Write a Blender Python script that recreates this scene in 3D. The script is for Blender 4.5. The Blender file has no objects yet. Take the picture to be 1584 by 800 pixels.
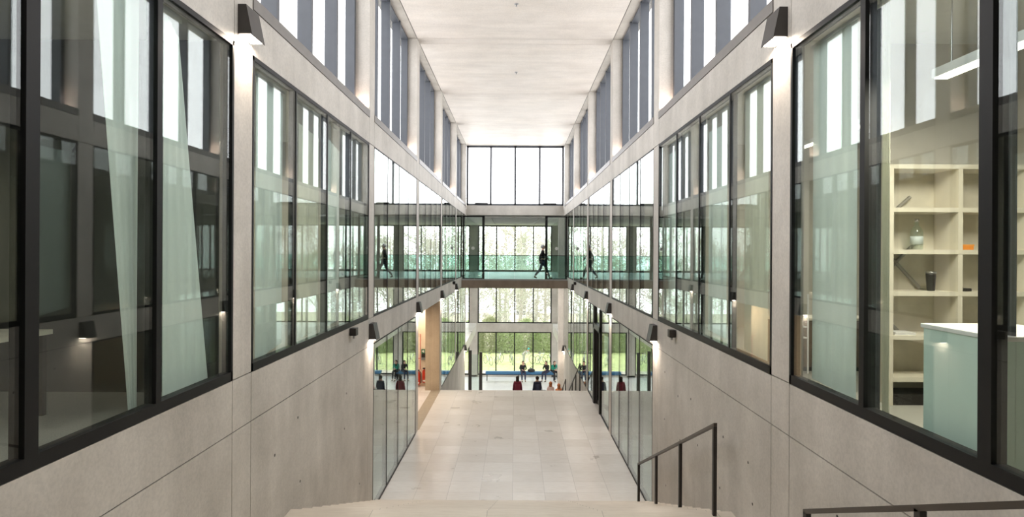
import bpy, bmesh, math, random
from mathutils import Vector, Matrix
random.seed(7)
sc = bpy.context.scene
COL = sc.collection
E = 5.22          # eye height above the hall floor
# ------------------------------------------------------------------ camera
cam_data = bpy.data.cameras.new('camera')
cam_data.sensor_width = 36.0
cam_data.lens = 36.0*1000/1584
cam_data.shift_x = -5.5/1584
cam_data.shift_y = -9.0/1584
cam_data.clip_end = 500
cam = bpy.data.objects.new('camera', cam_data); COL.objects.link(cam)
cam.matrix_world = Matrix.Translation((0.04, 0, E)) @ Matrix.Rotation(math.radians(90), 4, 'X') @ Matrix.Rotation(math.radians(0.30), 4, 'Z')
sc.camera = cam
# ------------------------------------------------------------------ world, exposure
WORLD_STRENGTH = 3.1
w = bpy.data.worlds.new('sky'); sc.world = w; w.use_nodes = True
bg = w.node_tree.nodes['Background']
bg.inputs[0].default_value = (0.965, 0.965, 0.975, 1); bg.inputs[1].default_value = WORLD_STRENGTH
sc.view_settings.view_transform = 'Standard'; sc.view_settings.look = 'None'
sc.view_settings.exposure = 0.75; sc.view_settings.gamma = 1.0
sc.view_settings.use_curve_mapping = False
cy = sc.cycles
cy.max_bounces = 10; cy.diffuse_bounces = 4; cy.glossy_bounces = 5; cy.transmission_bounces = 4
cy.transparent_max_bounces = 32; cy.use_denoising = True
cy.caustics_reflective = False; cy.caustics_refractive = False
cy.sample_clamp_indirect = 6.0
def area_light(name, loc, direction, sx, sy, power, color=(1, 1, 1), portal=False, spread=180):
    l = bpy.data.lights.new(name, 'AREA'); l.shape = 'RECTANGLE'; l.size = sx; l.size_y = sy
    l.energy = power; l.color = color; l.spread = math.radians(spread)
    o = bpy.data.objects.new(name, l); COL.objects.link(o); o.location = loc
    o.rotation_euler = Vector(direction).to_track_quat('-Z', 'Y').to_euler()
    if portal: l.cycles.is_portal = True
    return o
# sky portals: they only guide the sky's own light through the openings
area_light('daylight_portal', (-3.45, 18.7, 9.6), (1, 0, 0), 3.3, 36.6, 1, portal=True).rotation_euler = (0, math.radians(-90), 0)
area_light('daylight_portal', (3.45, 18.7, 9.6), (-1, 0, 0), 3.3, 36.6, 1, portal=True).rotation_euler = (0, math.radians(90), 0)
area_light('daylight_portal', (0, 37.3, 9.6), (0, -1, 0), 5.6, 3.4, 1, portal=True)
area_light('daylight_portal', (0, 48.5, 1.6), (0, -1, 0), 28, 11.2, 1, portal=True)
WARM = (1.0, 0.80, 0.60)
LAMP_W = 13.0
# ------------------------------------------------------------------ materials
def mat(name):
    m = bpy.data.materials.new(name); m.use_nodes = True
    nt = m.node_tree; b = nt.nodes['Principled BSDF']
    return m, nt, b
def N(nt, t, **k):
    n = nt.nodes.new(t)
    for a, v in k.items(): setattr(n, a, v)
    return n
def ramp(nt, c0, c1, p0=0.3, p1=0.7):
    r = N(nt, 'ShaderNodeValToRGB'); e = r.color_ramp.elements
    e[0].position = p0; e[0].color = (*c0, 1); e[1].position = p1; e[1].color = (*c1, 1); return r
def noise(nt, coord, scale, detail=4, sc3=None, rough=0.55):
    n = N(nt, 'ShaderNodeTexNoise'); n.inputs['Scale'].default_value = scale; n.inputs['Detail'].default_value = detail
    n.inputs['Roughness'].default_value = rough
    if sc3:
        mp = N(nt, 'ShaderNodeMapping'); mp.inputs['Scale'].default_value = sc3
        nt.links.new(coord, mp.inputs[0]); nt.links.new(mp.outputs[0], n.inputs['Vector'])
    else: nt.links.new(coord, n.inputs['Vector'])
    return n
def mixc(nt, f, a, b, mode='MIX'):
    m = N(nt, 'ShaderNodeMix', data_type='RGBA', blend_type=mode)
    for i, v in ((0, f), (6, a), (7, b)):
        if hasattr(v, 'is_output') : nt.links.new(v, m.inputs[i])
        elif i == 0: m.inputs[0].default_value = v
        else: m.inputs[i].default_value = (*v, 1)
    return m.outputs[2]
def plain(name, col, rough=0.5, metal=0.0, var=0.08, scale=6, spec=None, bump=0.0):
    m, nt, b = mat(name); tc = N(nt, 'ShaderNodeTexCoord')
    n = noise(nt, tc.outputs['Object'], scale)
    c0 = tuple(max(0, c*(1-var)) for c in col); c1 = tuple(min(1, c*(1+var)) for c in col)
    r = ramp(nt, c0, c1); nt.links.new(n.outputs[0], r.inputs[0]); nt.links.new(r.outputs[0], b.inputs['Base Color'])
    b.inputs['Roughness'].default_value = rough; b.inputs['Metallic'].default_value = metal
    if spec is not None: b.inputs['Specular IOR Level'].default_value = spec
    if bump:
        bp = N(nt, 'ShaderNodeBump'); bp.inputs['Strength'].default_value = bump; bp.inputs['Distance'].default_value = 0.01
        nt.links.new(n.outputs[0], bp.inputs['Height']); nt.links.new(bp.outputs[0], b.inputs['Normal'])
    return m
def concrete(name, c_dark, c_light, rough=0.6, streak=(1.6, 1.6, 0.25), spec=0.3, seed=0.0, stain=0.12):
    m, nt, b = mat(name); g = N(nt, 'ShaderNodeNewGeometry'); co = g.outputs['Position']
    mp = N(nt, 'ShaderNodeMapping'); mp.inputs['Location'].default_value = (seed, seed*2, seed*3); nt.links.new(co, mp.inputs[0]); co = mp.outputs[0]
    n1 = noise(nt, co, 0.8, 9, None, 0.68); n2 = noise(nt, co, 1.1, 5, streak, 0.6); n3 = noise(nt, co, 38, 3)
    r1 = ramp(nt, c_dark, c_light, 0.32, 0.66); nt.links.new(n1.outputs[0], r1.inputs[0])
    r2 = ramp(nt, (1-stain*1.6,)*3, (1.0+stain*.4,)*3, 0.34, 0.62); nt.links.new(n2.outputs[0], r2.inputs[0])
    c = mixc(nt, 0.8, r1.outputs[0], r2.outputs[0], 'MULTIPLY')
    r3 = ramp(nt, (0.88, 0.88, 0.88), (1.06, 1.05, 1.04), 0.35, 0.6); nt.links.new(n3.outputs[0], r3.inputs[0])
    c = mixc(nt, 0.6, c, r3.outputs[0], 'MULTIPLY')
    nt.links.new(c, b.inputs['Base Color']); b.inputs['Roughness'].default_value = rough
    b.inputs['Specular IOR Level'].default_value = spec
    bp = N(nt, 'ShaderNodeBump'); bp.inputs['Strength'].default_value = 0.12; bp.inputs['Distance'].default_value = 0.01
    nt.links.new(n3.outputs[0], bp.inputs['Height']); nt.links.new(bp.outputs[0], b.inputs['Normal'])
    return m
def tiles(name, c_dark, c_light, px, py, rough, joint=0.006, ox=0.0, oy=0.0):
    m, nt, b = mat(name); g = N(nt, 'ShaderNodeNewGeometry'); sep = N(nt, 'ShaderNodeSeparateXYZ'); nt.links.new(g.outputs['Position'], sep.inputs[0])
    def M(op, a, bb=None):
        n = N(nt, 'ShaderNodeMath', operation=op)
        for i, v in enumerate((a, bb)):
            if v is None: continue
            if hasattr(v, 'is_output'): nt.links.new(v, n.inputs[i])
            else: n.inputs[i].default_value = v
        return n.outputs[0]
    u = M('DIVIDE', M('ADD', sep.outputs[0], ox), px); v = M('DIVIDE', M('ADD', sep.outputs[1], oy), py)
    fu = M('FRACT', u); fv = M('FRACT', v)
    du = M('MULTIPLY', M('MINIMUM', fu, M('SUBTRACT', 1.0, fu)), px); dv = M('MULTIPLY', M('MINIMUM', fv, M('SUBTRACT', 1.0, fv)), py)
    line = M('LESS_THAN', M('MINIMUM', du, dv), joint/2)
    cb = N(nt, 'ShaderNodeCombineXYZ'); nt.links.new(M('FLOOR', u), cb.inputs[0]); nt.links.new(M('FLOOR', v), cb.inputs[1])
    wn = N(nt, 'ShaderNodeTexWhiteNoise', noise_dimensions='3D'); nt.links.new(cb.outputs[0], wn.inputs['Vector'])
    n1 = noise(nt, g.outputs['Position'], 1.3, 6); n2 = noise(nt, g.outputs['Position'], 14, 4, (0.3, 1.6, 1))
    f = M('ADD', M('MULTIPLY', wn.outputs[0], 0.45), M('MULTIPLY', n1.outputs[0], 0.55))
    r = ramp(nt, c_dark, c_light, 0.2, 0.75); nt.links.new(f, r.inputs[0])
    r2 = ramp(nt, (0.93, 0.92, 0.90), (1.03, 1.03, 1.03), 0.3, 0.6); nt.links.new(n2.outputs[0], r2.inputs[0])
    c = mixc(nt, 1.0, r.outputs[0], r2.outputs[0], 'MULTIPLY')
    c = mixc(nt, line, c, tuple(x*0.5 for x in c_dark))
    nt.links.new(c, b.inputs['Base Color'])
    rr = M('ADD', rough-0.08, M('MULTIPLY', n1.outputs[0], 0.16)); nt.links.new(rr, b.inputs['Roughness'])
    return m
def glass(name, tint, f0=0.06, rough=0.0, rtint=(0.97, 1.0, 0.99), power=5.0):
    m = bpy.data.materials.new(name); m.use_nodes = True; nt = m.node_tree; nt.nodes.clear()
    out = N(nt, 'ShaderNodeOutputMaterial'); mx = N(nt, 'ShaderNodeMixShader'); tr = N(nt, 'ShaderNodeBsdfTransparent'); gl = N(nt, 'ShaderNodeBsdfGlossy')
    tr.inputs[0].default_value = (*tint, 1); gl.inputs['Color'].default_value = (*rtint, 1); gl.inputs['Roughness'].default_value = rough
    g = N(nt, 'ShaderNodeNewGeometry'); dot = N(nt, 'ShaderNodeVectorMath', operation='DOT_PRODUCT')
    nt.links.new(g.outputs['Incoming'], dot.inputs[0]); nt.links.new(g.outputs['Normal'], dot.inputs[1])
    def M(op, a, b=None):
        n = N(nt, 'ShaderNodeMath', operation=op)
        for i, v in enumerate((a, b)):
            if v is None: continue
            if hasattr(v, 'is_output'): nt.links.new(v, n.inputs[i])
            else: n.inputs[i].default_value = v
        return n.outputs[0]
    c = M('ABSOLUTE', dot.outputs['Value']); s = M('POWER', M('SUBTRACT', 1.0, c), power)
    f = M('ADD', f0, M('MULTIPLY', s, 1-f0))
    nt.links.new(f, mx.inputs[0]); nt.links.new(tr.outputs[0], mx.inputs[1]); nt.links.new(gl.outputs[0], mx.inputs[2])
    nt.links.new(mx.outputs[0], out.inputs[0]); return m
def emis(name, col, strength):
    m = bpy.data.materials.new(name); m.use_nodes = True; nt = m.node_tree; nt.nodes.clear()
    out = N(nt, 'ShaderNodeOutputMaterial'); e = N(nt, 'ShaderNodeEmission'); e.inputs[0].default_value = (*col, 1); e.inputs[1].default_value = strength
    nt.links.new(e.outputs[0], out.inputs[0]); return m
def cloth_tr(name, col, tr=0.5, clear=0.0):
    m = bpy.data.materials.new(name); m.use_nodes = True; nt = m.node_tree; nt.nodes.clear()
    out = N(nt, 'ShaderNodeOutputMaterial'); d = N(nt, 'ShaderNodeBsdfDiffuse'); t = N(nt, 'ShaderNodeBsdfTranslucent'); mx = N(nt, 'ShaderNodeMixShader')
    tc = N(nt, 'ShaderNodeTexCoord'); n = noise(nt, tc.outputs['Object'], 60, 2); r = ramp(nt, tuple(c*.95 for c in col), col); nt.links.new(n.outputs[0], r.inputs[0])
    nt.links.new(r.outputs[0], d.inputs[0]); nt.links.new(r.outputs[0], t.inputs[0]); mx.inputs[0].default_value = tr
    nt.links.new(d.outputs[0], mx.inputs[1]); nt.links.new(t.outputs[0], mx.inputs[2])
    if clear:
        c = N(nt, 'ShaderNodeBsdfTransparent'); m2 = N(nt, 'ShaderNodeMixShader'); m2.inputs[0].default_value = clear
        nt.links.new(mx.outputs[0], m2.inputs[1]); nt.links.new(c.outputs[0], m2.inputs[2]); nt.links.new(m2.outputs[0], out.inputs[0])
    else: nt.links.new(mx.outputs[0], out.inputs[0])
    return m
M_WALL = concrete('wall_concrete', (0.455, 0.425, 0.385), (0.625, 0.59, 0.545), stain=.09)
M_BAND = concrete('band_concrete', (0.50, 0.47, 0.43), (0.66, 0.63, 0.585), seed=3.3, stain=.06)
M_CEIL = concrete('ceiling_concrete', (0.80, 0.745, 0.69), (0.88, 0.83, 0.785), rough=0.42, streak=(0.5, 2.0, 1), spec=0.3, seed=9.1, stain=0.08)
M_GAP = plain('joint_shadow_gap', (0.12, 0.11, 0.10), 0.9)
M_HOLE = plain('tie_hole_plug', (0.05, 0.045, 0.04), 0.9)
M_FLOOR = tiles('limestone_floor', (0.67, 0.635, 0.59), (0.81, 0.785, 0.755), 0.70, 0.67, 0.30, 0.005)
M_LANDING = tiles('limestone_landing', (0.64, 0.58, 0.50), (0.72, 0.66, 0.58), 1.45, 3.0, 0.4, ox=0.3, oy=0.1)
M_LOW = tiles('pale_hall_floor', (0.74, 0.75, 0.76), (0.80, 0.81, 0.82), 1.4, 1.4, 0.22, 0.004)
M_ROOMFLOOR = plain('room_carpet', (0.40, 0.385, 0.34), 0.9, scale=120, var=0.2)
M_PLASTER = plain('cream_plaster', (0.66, 0.63, 0.55), 0.8, var=0.03)
M_MIDGREY = plain('darkened_plaster', (0.20, 0.205, 0.20), .8, var=.03)  # darkness of the ground rooms is put into this plaster colour
M_DRAPE = plain('dark_drape', (0.05, 0.05, 0.05), .9)
M_DIM = plain('dimmed_plaster', (0.10, 0.10, 0.095), 0.8, var=0.03)  # plaster coloured dark so the nearest left room looks unlit
M_WHITE = plain('white_plaster', (0.78, 0.77, 0.74), 0.8, var=0.03)
M_FRAME = plain('black_frame', (0.009, 0.0088, 0.009), 0.5, spec=0.22)
M_FIN = plain('anthracite_aluminium', (0.085, 0.092, 0.108), 0.45, var=0.05)
M_SILL = plain('bronze_grey_sill', (0.16, 0.145, 0.135), 0.4)
M_BLACK = plain('black_steel', (0.018, 0.014, 0.012), 0.45)
M_RAIL = plain('dark_bronze_handrail', (0.05, 0.038, 0.03), 0.38)
M_LAMP = plain('dark_lamp_housing', (0.045, 0.04, 0.037), 0.45)
M_BULB = emis('lamp_diffuser_glow', (1.0, 0.86, 0.72), 14)
M_GL = glass('window_glass', (0.955, 0.985, 0.968), 0.055)
M_GLD = glass('deep_tint_glass', (0.90, 0.955, 0.93), 0.075)
M_SKYGL = glass('clerestory_glass', (0.99, 0.995, 1.0), 0.03)
M_GREEN = glass('green_edge_glass', (0.72, 0.875, 0.84), 0.05)
M_DECK = concrete('bridge_fascia', (0.27, 0.215, 0.165), (0.36, 0.29, 0.23), seed=5)
M_DECKTOP = plain('bridge_vinyl', (.42, .44, .45), .35)
M_GRAVEL = plain('pale_roof_gravel', (0.72, 0.70, 0.67), 0.95, scale=40)
M_MINT = cloth_tr('mint_sheer', (0.87, 0.94, 0.89), 0.25, 0.05)
M_CREAM = cloth_tr('cream_sheer', (0.86, 0.86, 0.74), 0.35, 0.05)
M_SHELF = plain('cream_shelf', (0.72, 0.67, 0.55), 0.6, var=0.03)
M_SHELFBACK = plain('shelf_back_panel', (0.68, 0.64, 0.54), 0.7)
M_MINTBOX = plain('mint_lacquer', (0.62, 0.78, 0.71), 0.3, var=0.02)
M_WHITEPANEL = plain('white_laminate', (0.80, 0.80, 0.78), 0.4, var=0.02)
M_BROWN = plain('brown_veneer', (0.16, 0.11, 0.075), 0.5, scale=12, var=0.2)
M_BLUE = plain('blue_upholstery', (0.045, 0.16, 0.32), 0.7)
M_RED = plain('fire_red', (0.62, 0.05, 0.02), 0.35)
M_STEEL = plain('brushed_steel', (0.45, 0.45, 0.46), 0.3, 1.0)
M_WARMWALL = plain('warm_cream_plaster', (0.80, 0.68, 0.52), 0.8, var=0.03)
M_WARMLIT = concrete('painted_warmlight_concrete', (0.44, 0.34, 0.235), (0.56, 0.45, 0.32), streak=(3, 3, 0.12), seed=7)  # tan tone paints the corridor's warm light onto the concrete
# ------------------------------------------------------------------ mesh helpers
class MB:
    def __init__(s): s.v = []; s.f = []; s.m = []
    def add(s, vs, fs, mi=0):
        k = len(s.v); s.v += [tuple(v) for v in vs]; s.f += [tuple(i+k for i in f) for f in fs]; s.m += [mi]*len(fs); return s
    def box(s, x0, x1, y0, y1, z0, z1, mi=0):
        if x0 > x1: x0, x1 = x1, x0
        if y0 > y1: y0, y1 = y1, y0
        if z0 > z1: z0, z1 = z1, z0
        return s.add([(x0,y0,z0),(x1,y0,z0),(x1,y1,z0),(x0,y1,z0),(x0,y0,z1),(x1,y0,z1),(x1,y1,z1),(x0,y1,z1)],
                     [(0,3,2,1),(4,5,6,7),(0,1,5,4),(1,2,6,5),(2,3,7,6),(3,0,4,7)], mi)
    def prism(s, prof, axis, a0, a1, mi=0):
        """closed profile [(p,q)] swept along an axis: 'x': (y,z), 'y': (x,z), 'z': (x,y)"""
        n = len(prof); P = []
        for a in (a0, a1):
            for p, q in prof: P.append({'x': (a,p,q), 'y': (p,a,q), 'z': (p,q,a)}[axis])
        F = [tuple(range(n)), tuple(range(2*n-1, n-1, -1))] + [(i, (i+1) % n + 0, (i+1) % n + n, i+n) for i in range(n)]
        return s.add(P, F, mi)
    def tube(s, pts, r, n=10, mi=0, caps=True):
        pts = [Vector(p) for p in pts]; rs = r if isinstance(r, (list, tuple)) else [r]*len(pts)
        P = []; u = None
        for i, p in enumerate(pts):
            d = (pts[min(i+1, len(pts)-1)] - pts[max(i-1, 0)]).normalized()
            if u is None: u = d.orthogonal().normalized()
            u = (u - d*u.dot(d)).normalized(); w_ = d.cross(u)
            for k in range(n):
                a = 2*math.pi*k/n; P.append(p + (u*math.cos(a) + w_*math.sin(a))*rs[i])
        F = []
        for i in range(len(pts)-1):
            for k in range(n): F.append((i*n+k, i*n+(k+1) % n, (i+1)*n+(k+1) % n, (i+1)*n+k))
        if caps: F += [tuple(range(n-1, -1, -1)), tuple(range((len(pts)-1)*n, len(pts)*n))]
        return s.add(P, F, mi)
    def lathe(s, prof, c=(0, 0, 0), n=20, mi=0):
        P = []; F = []
        for r, z in prof:
            for k in range(n):
                a = 2*math.pi*k/n; P.append((c[0]+r*math.cos(a), c[1]+r*math.sin(a), c[2]+z))
        for i in range(len(prof)-1):
            for k in range(n): F.append((i*n+k, i*n+(k+1) % n, (i+1)*n+(k+1) % n, (i+1)*n+k))
        F += [tuple(range(n-1, -1, -1)), tuple(range((len(prof)-1)*n, len(prof)*n))]
        return s.add(P, F, mi)
    def build(s, name, m, parent=None, smooth=False, bevel=0.0, loc=None):
        me = bpy.data.meshes.new(name); me.from_pydata(s.v, [], s.f)
        for x in (m if isinstance(m, (list, tuple)) else [m]): me.materials.append(x)
        for p, mi in zip(me.polygons, s.m): p.material_index = mi; p.use_smooth = smooth
        bm = bmesh.new(); bm.from_mesh(me); bmesh.ops.recalc_face_normals(bm, faces=bm.faces); bm.to_mesh(me); bm.free()
        me.update()
        o = bpy.data.objects.new(name, me); COL.objects.link(o)
        if parent: o.parent = parent
        if loc: o.location = loc
        if bevel:
            b = o.modifiers.new('bevel', 'BEVEL'); b.width = bevel; b.segments = 2; b.limit_method = 'ANGLE'
        return o
def tag(o, label, cat, group=None, kind=None):
    o['label'] = label; o['category'] = cat
    if group: o['group'] = group
    if kind: o['kind'] = kind
    return o
def empty(name, loc=(0, 0, 0), rz=0.0):
    o = bpy.data.objects.new(name, None); COL.objects.link(o); o.location = loc; o.rotation_euler = (0, 0, rz); o.empty_display_size = 0.1; return o
def thing(name, label, cat, loc=(0, 0, 0), rz=0.0, group=None): return tag(empty(name, loc, rz), label, cat, group)
def struct(o): o['kind'] = 'structure'; return o
def copy_tree(o, parent=None):
    c = o.copy(); COL.objects.link(c)
    if parent: c.parent = parent
    for ch in [x for x in bpy.data.objects if x.parent == o]: copy_tree(ch, c)
    return c
def px(x, y, D):
    """photograph pixel at depth D -> point in the place (used to plan positions)"""
    yy = y - 0.0052*(x-797.5)
    return Vector(((x-797.5)/1000*D + 0.04, D, E - (yy-391)/1000*D))
# ------------------------------------------------------------------ the hall's dimensions
W = 2.8
L1 = E-1.43       # first-floor level  3.79
WB, WT = E-1.30, E+2.11   # first-floor windows
BB = E-1.83       # underside of lower band
BT = E+2.60       # top of upper band
CZ = E+6.12       # ceiling
CW = 0.46
near = [0.5+6*k for k in range(-1, 7)]   # near edges of columns
YB, YE = -6.0, 37.0
LOW = -4.0
G = 0.006
SIDES = {'left': -1, 'right': 1}
def X(s, a, b): return (s*a, s*b)
def segs(y0, y1):
    """bay and column stretches of the wall panels, with a fine joint between them"""
    out = []; y = y0
    for n in near:
        if n > y0 and n < y1: out.append((y+G, n-G)); out.append((n+G, min(n+CW, y1)-G)); y = n+CW
        elif n <= y0 < n+CW: pass
    if y < y1-0.05: out.append((y+G, y1-G))
    return out
for side, s in SIDES.items():
    wl = MB()
    P = lambda y0, y1, z0, z1: wl.box(s*W, s*(W+.04), y0, y1, z0, z1)
    for a, b in segs(YB, YE): P(a, b, WT+G, BT)                     # upper band
    for a, b in segs(YB, YE): P(a, b, BB+G, WB-G)                   # lower band
    wl.box(s*(W+.035), s*(W+.12), YB, YE, WT, BT, 0)                # backing
    wl.box(s*(W+.035), s*(W+.12), YB, YE, BB, WB, 0)
    for n in near:                                                  # columns between windows
        if n < YB: continue
        n1 = min(n+CW, YE)
        wl.box(s*W, s*(W+.14), n+G, n1-G, WB+G, WT-G)
        wl.box(s*W, s*(W+.47), n, n1, BT, CZ)                       # clerestory column, deep reveal
    P(YB, near[1]-G, WB+G, WT-G)                                    # blind bay behind the camera
    wl.box(s*(W+.035), s*(W+.3), YB, near[1], WB, WT)
    wl.box(s*W, s*(W+.47), YB, near[1], BT, CZ)
    # solid lower wall up to the glass bay
    for a, b in segs(YB, 12.96): P(a, b, LOW, BB-G)
    wl.box(s*(W+.035), s*(W+.30), YB, 12.96, LOW, BB)
    # narrow joint lines of the wall end before the glass
    for n in (18.5, 24.5, 30.5, 36.5):
        wl.box(s*W, s*(W+.25), n, min(n+CW, YE), -0.02, BB)
    # parapet wall below floor level along the stair down
    for a, b in ((24.5+G, 30.5-G), (30.5+G, 36.6-G)): P(a, b, LOW, -0.05)
    wl.box(s*(W+.035), s*(W+.30), 12.96, 36.6, LOW, -0.05)
    # soffit strip over the clerestory recess
    wl.box(s*(W+.016), s*(W+.6), YB, YE, CZ, CZ+.4)
    # formwork tie holes
    def hole(y, z, r=0.019):
        pr = [(y+r*math.cos(a*math.pi/4), z+r*math.sin(a*math.pi/4)) for a in range(8)]
        wl.prism(pr, 'x', s*(W-.001), s*(W+.02), 2)
    rng = random.Random(11 if s < 0 else 5)
    for yy in (3.4, 5.3, 7.6, 8.5, 9.9, 11.0, 12.0):
        for zz in (2.95, 2.2, 0.85):
            if rng.random() < .8: hole(yy+rng.uniform(-.25, .25), zz+rng.uniform(-.2, .15))
    # dark joint gaps
    for n in near[1:4]:
        for e in (n, n+CW):
            for z0, z1 in ((WT, BT), (BB, WB), (LOW, BB)):
                if z0 == LOW and n > 12: continue
                wl.box(s*(W+.012), s*(W+.037), e-G, e+G, z0, z1, 1)
    wl.box(s*(W+.012), s*(W+.037), YB, 12.96, BB-G, BB+G, 1)
    struct(wl.build('wall_'+side, [M_WALL, M_GAP, M_HOLE]))
# ceiling
cl = MB(); ys = [YB]
for n in near[1:]: ys += [n, n+CW]
ys += [YE+.3]
for a, b in zip(ys[:-1], ys[1:]): cl.box(-W+.004, W-.004, a+.009, b-.009, CZ, CZ+.12)
cl.box(-W-.6, W+.6, YB, YE+.4, CZ+.12, CZ+.5)
for y in ys[1:-1]: cl.box(-W-.3, W+.3, y-.02, y+.02, CZ+.012, CZ+.02, 1)
for s_ in (-1, 1): cl.box(s_*(W-.02), s_*(W+.03), YB, YE, CZ+.012, CZ+.02, 1)
struct(cl.build('ceiling', [M_CEIL, M_GAP]))
# hall floor and low hall floor
fl = MB(); fl.box(-W-.35, W+.35, 13.2, 24.5, -0.3, 0)
struct(fl.build('floor', M_FLOOR))
fl = MB(); fl.box(-14, 14, 36.0, 48.3, LOW-.3, LOW)
struct(fl.build('floor_lower_hall', M_LOW))
# side floors behind the ground level glass
for side, s in SIDES.items():
    fb = MB(); fb.box(s*(W+.35), s*8.2, 12.9, 37, -0.3, 0); fb.box(s*(W+.02), s*(W+.35), 24.5, 37.0, -0.3, 0); fb.box(s*(W+.01), s*14, 37, 47.8, -0.62, 0)
    struct(fb.build('floor_'+side+'_gallery', M_FLOOR))
    # ground level room: outer wall, cross walls
    ww = MB(); ww.box(s*8.0, s*8.3, 12.7, 37, -0.3, BB); ww.box(s*(W+.3), s*8, 12.7, 12.96, 0, BB)
    ww.box(s*(W+.3), s*8, 18.6, 18.8, 0, BB)
    if s > 0: ww.box(s*(W+.9), s*8, 24.6, 24.8, 0, BB)
    struct(ww.build('wall_'+side+'_ground_room', M_MIDGREY))
    # first floor rooms: slab, roof, outer wall with openings, partitions
    sl = MB(); sl.box(s*(W+.12), s*8.3, YB, 37.0, BB, L1)
    struct(sl.build('floor_'+side+'_rooms', M_ROOMFLOOR))
    rf = MB(); rf.box(s*(W+.12), s*8.3, YB, 37.0, WT+.02, WT+.3, 0)
    struct(rf.build('ceiling_'+side+'_rooms', M_WHITE))
    rg = MB(); rg.box(s*(W+.48), s*8.3, YB, 37.0, WT+.3, WT+.42, 0)
    struct(rg.build('trim_'+side+'_roof_gravel', M_GRAVEL))
    ow = MB(); ow.box(s*8.0, s*8.3, 6.7, 12.5, L1, WT+.02)
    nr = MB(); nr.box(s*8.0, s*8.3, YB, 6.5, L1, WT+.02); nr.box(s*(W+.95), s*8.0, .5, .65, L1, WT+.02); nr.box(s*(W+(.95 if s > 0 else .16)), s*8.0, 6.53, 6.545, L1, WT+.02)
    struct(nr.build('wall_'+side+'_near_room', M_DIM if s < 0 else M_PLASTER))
    ow.box(s*8.0, s*8.3, 12.5, 37, L1, WT+.02)
    for n in (6.55, 12.6, 18.6, 24.6, 30.6): ow.box(s*(W+.95), s*8.0, n, n+.15, L1, WT+.02)
    struct(ow.build('wall_'+side+'_rooms', M_PLASTER))
# back wall behind the camera and upper platform
bw = MB(); bw.box(-W-.3, W+.3, YB-.3, YB, LOW, CZ+.4)
struct(bw.build('wall_back', M_WALL))
bw = MB()
for s in (-1, 1): bw.box(s*(W+.3), s*8.3, YB-.3, YB, BB, WT+.4)
struct(bw.build('wall_back_rooms', M_PLASTER))
# end wall: band under the high end window
ew = MB(); ew.box(-W, W, 37.0, 37.3, E+2.15, E+2.70); ew.box(-W-.6, W+.6, 37.0, 37.4, CZ, CZ+.4)
struct(ew.build('wall_end', M_BAND))
# ------------------------------------------------------------------ windows
wn = [0]
def window(): wn[0] += 1; return struct(empty('window_%d' % wn[0]))
def side_window(s, y0, y1, z0, z1, n=4, fw=0.075, fd=0.09, m=None, bottom=0.09, gm=None, mw=0.045, ga=.012):
    w_ = window(); fr = MB()
    xa, xb = s*(W-.004), s*(W+fd)
    fr.box(xa, xb, y0, y1, z0, z0+bottom); fr.box(xa, xb, y0, y1, z1-fw*.6, z1)
    fr.box(xa, xb, y0, y0+fw*.5, z0, z1); fr.box(xa, xb, y1-fw*.5, y1, z0, z1)
    fr.build('frame', m or M_FRAME, w_)
    p = (y1-y0)/n
    for i in range(1, n): MB().box(xa, xb, y0+i*p-mw*(1.5 if (mw == .037 and i == 2) else 1), y0+i*p+mw*(1.5 if (mw == .037 and i == 2) else 1), z0+bottom, z1-fw*.6).build('mullion', m or M_FRAME, w_)
    for i in range(n): MB().box(s*(W+ga), s*(W+ga+.012), y0+i*p+.01, y0+(i+1)*p-.01, z0+.02, z1-.02).build('pane', gm or M_GL, w_)
    return w_
for s in (-1, 1):
    for k in range(0, 6):
        y0 = near[k+1]+CW; y1 = min(near[k+2] if k+2 < len(near) else YE, 36.5)
        if y1-y0 < 1: continue
        thick = k < 2
        if k == 0: y0 = 6.5-4*1.352
        side_window(s, y0, y1, WB, WT, fw=.08 if thick else .04, bottom=.09 if thick else .05, mw=.037 if k < 1 else (.021 if k == 1 else .016), ga=.013 if k < 1 else (.003 if k == 1 else .001))
# clerestory windows with deep mullions
for s in (-1, 1):
    for k in range(0, 6):
        y0 = near[k+1]+CW; y1 = near[k+2] if k+2 < len(near) else 36.5
        w_ = window(); p = (y1-y0)/4; zs = BT+.14
        MB().box(s*(W-.012), s*(W+.44), y0-.01, y1+.01, BT+.004, zs).build('window_sill', M_SILL, w_)
        fr = MB(); fr.box(s*(W+.27), s*(W+.45), y0, y0+.06, zs, CZ); fr.box(s*(W+.27), s*(W+.45), y1-.10, y1, zs, CZ)
        fr.box(s*(W+.27), s*(W+.45), y0, y1, zs, zs+.04); fr.box(s*(W+.27), s*(W+.45), y0, y1, CZ-.05, CZ); fr.build('frame', M_FIN, w_)
        for i in range(1, 4): MB().box(s*(W+.24), s*(W+.45), y0+i*p-.045, y0+i*p+.045, zs, CZ-.002).build('mullion', M_FIN, w_)
        for i in range(4): MB().box(s*(W+.42), s*(W+.432), y0+i*p+.02, y0+(i+1)*p-.02, zs+.02, CZ-.02).build('pane', M_SKYGL, w_)
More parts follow.
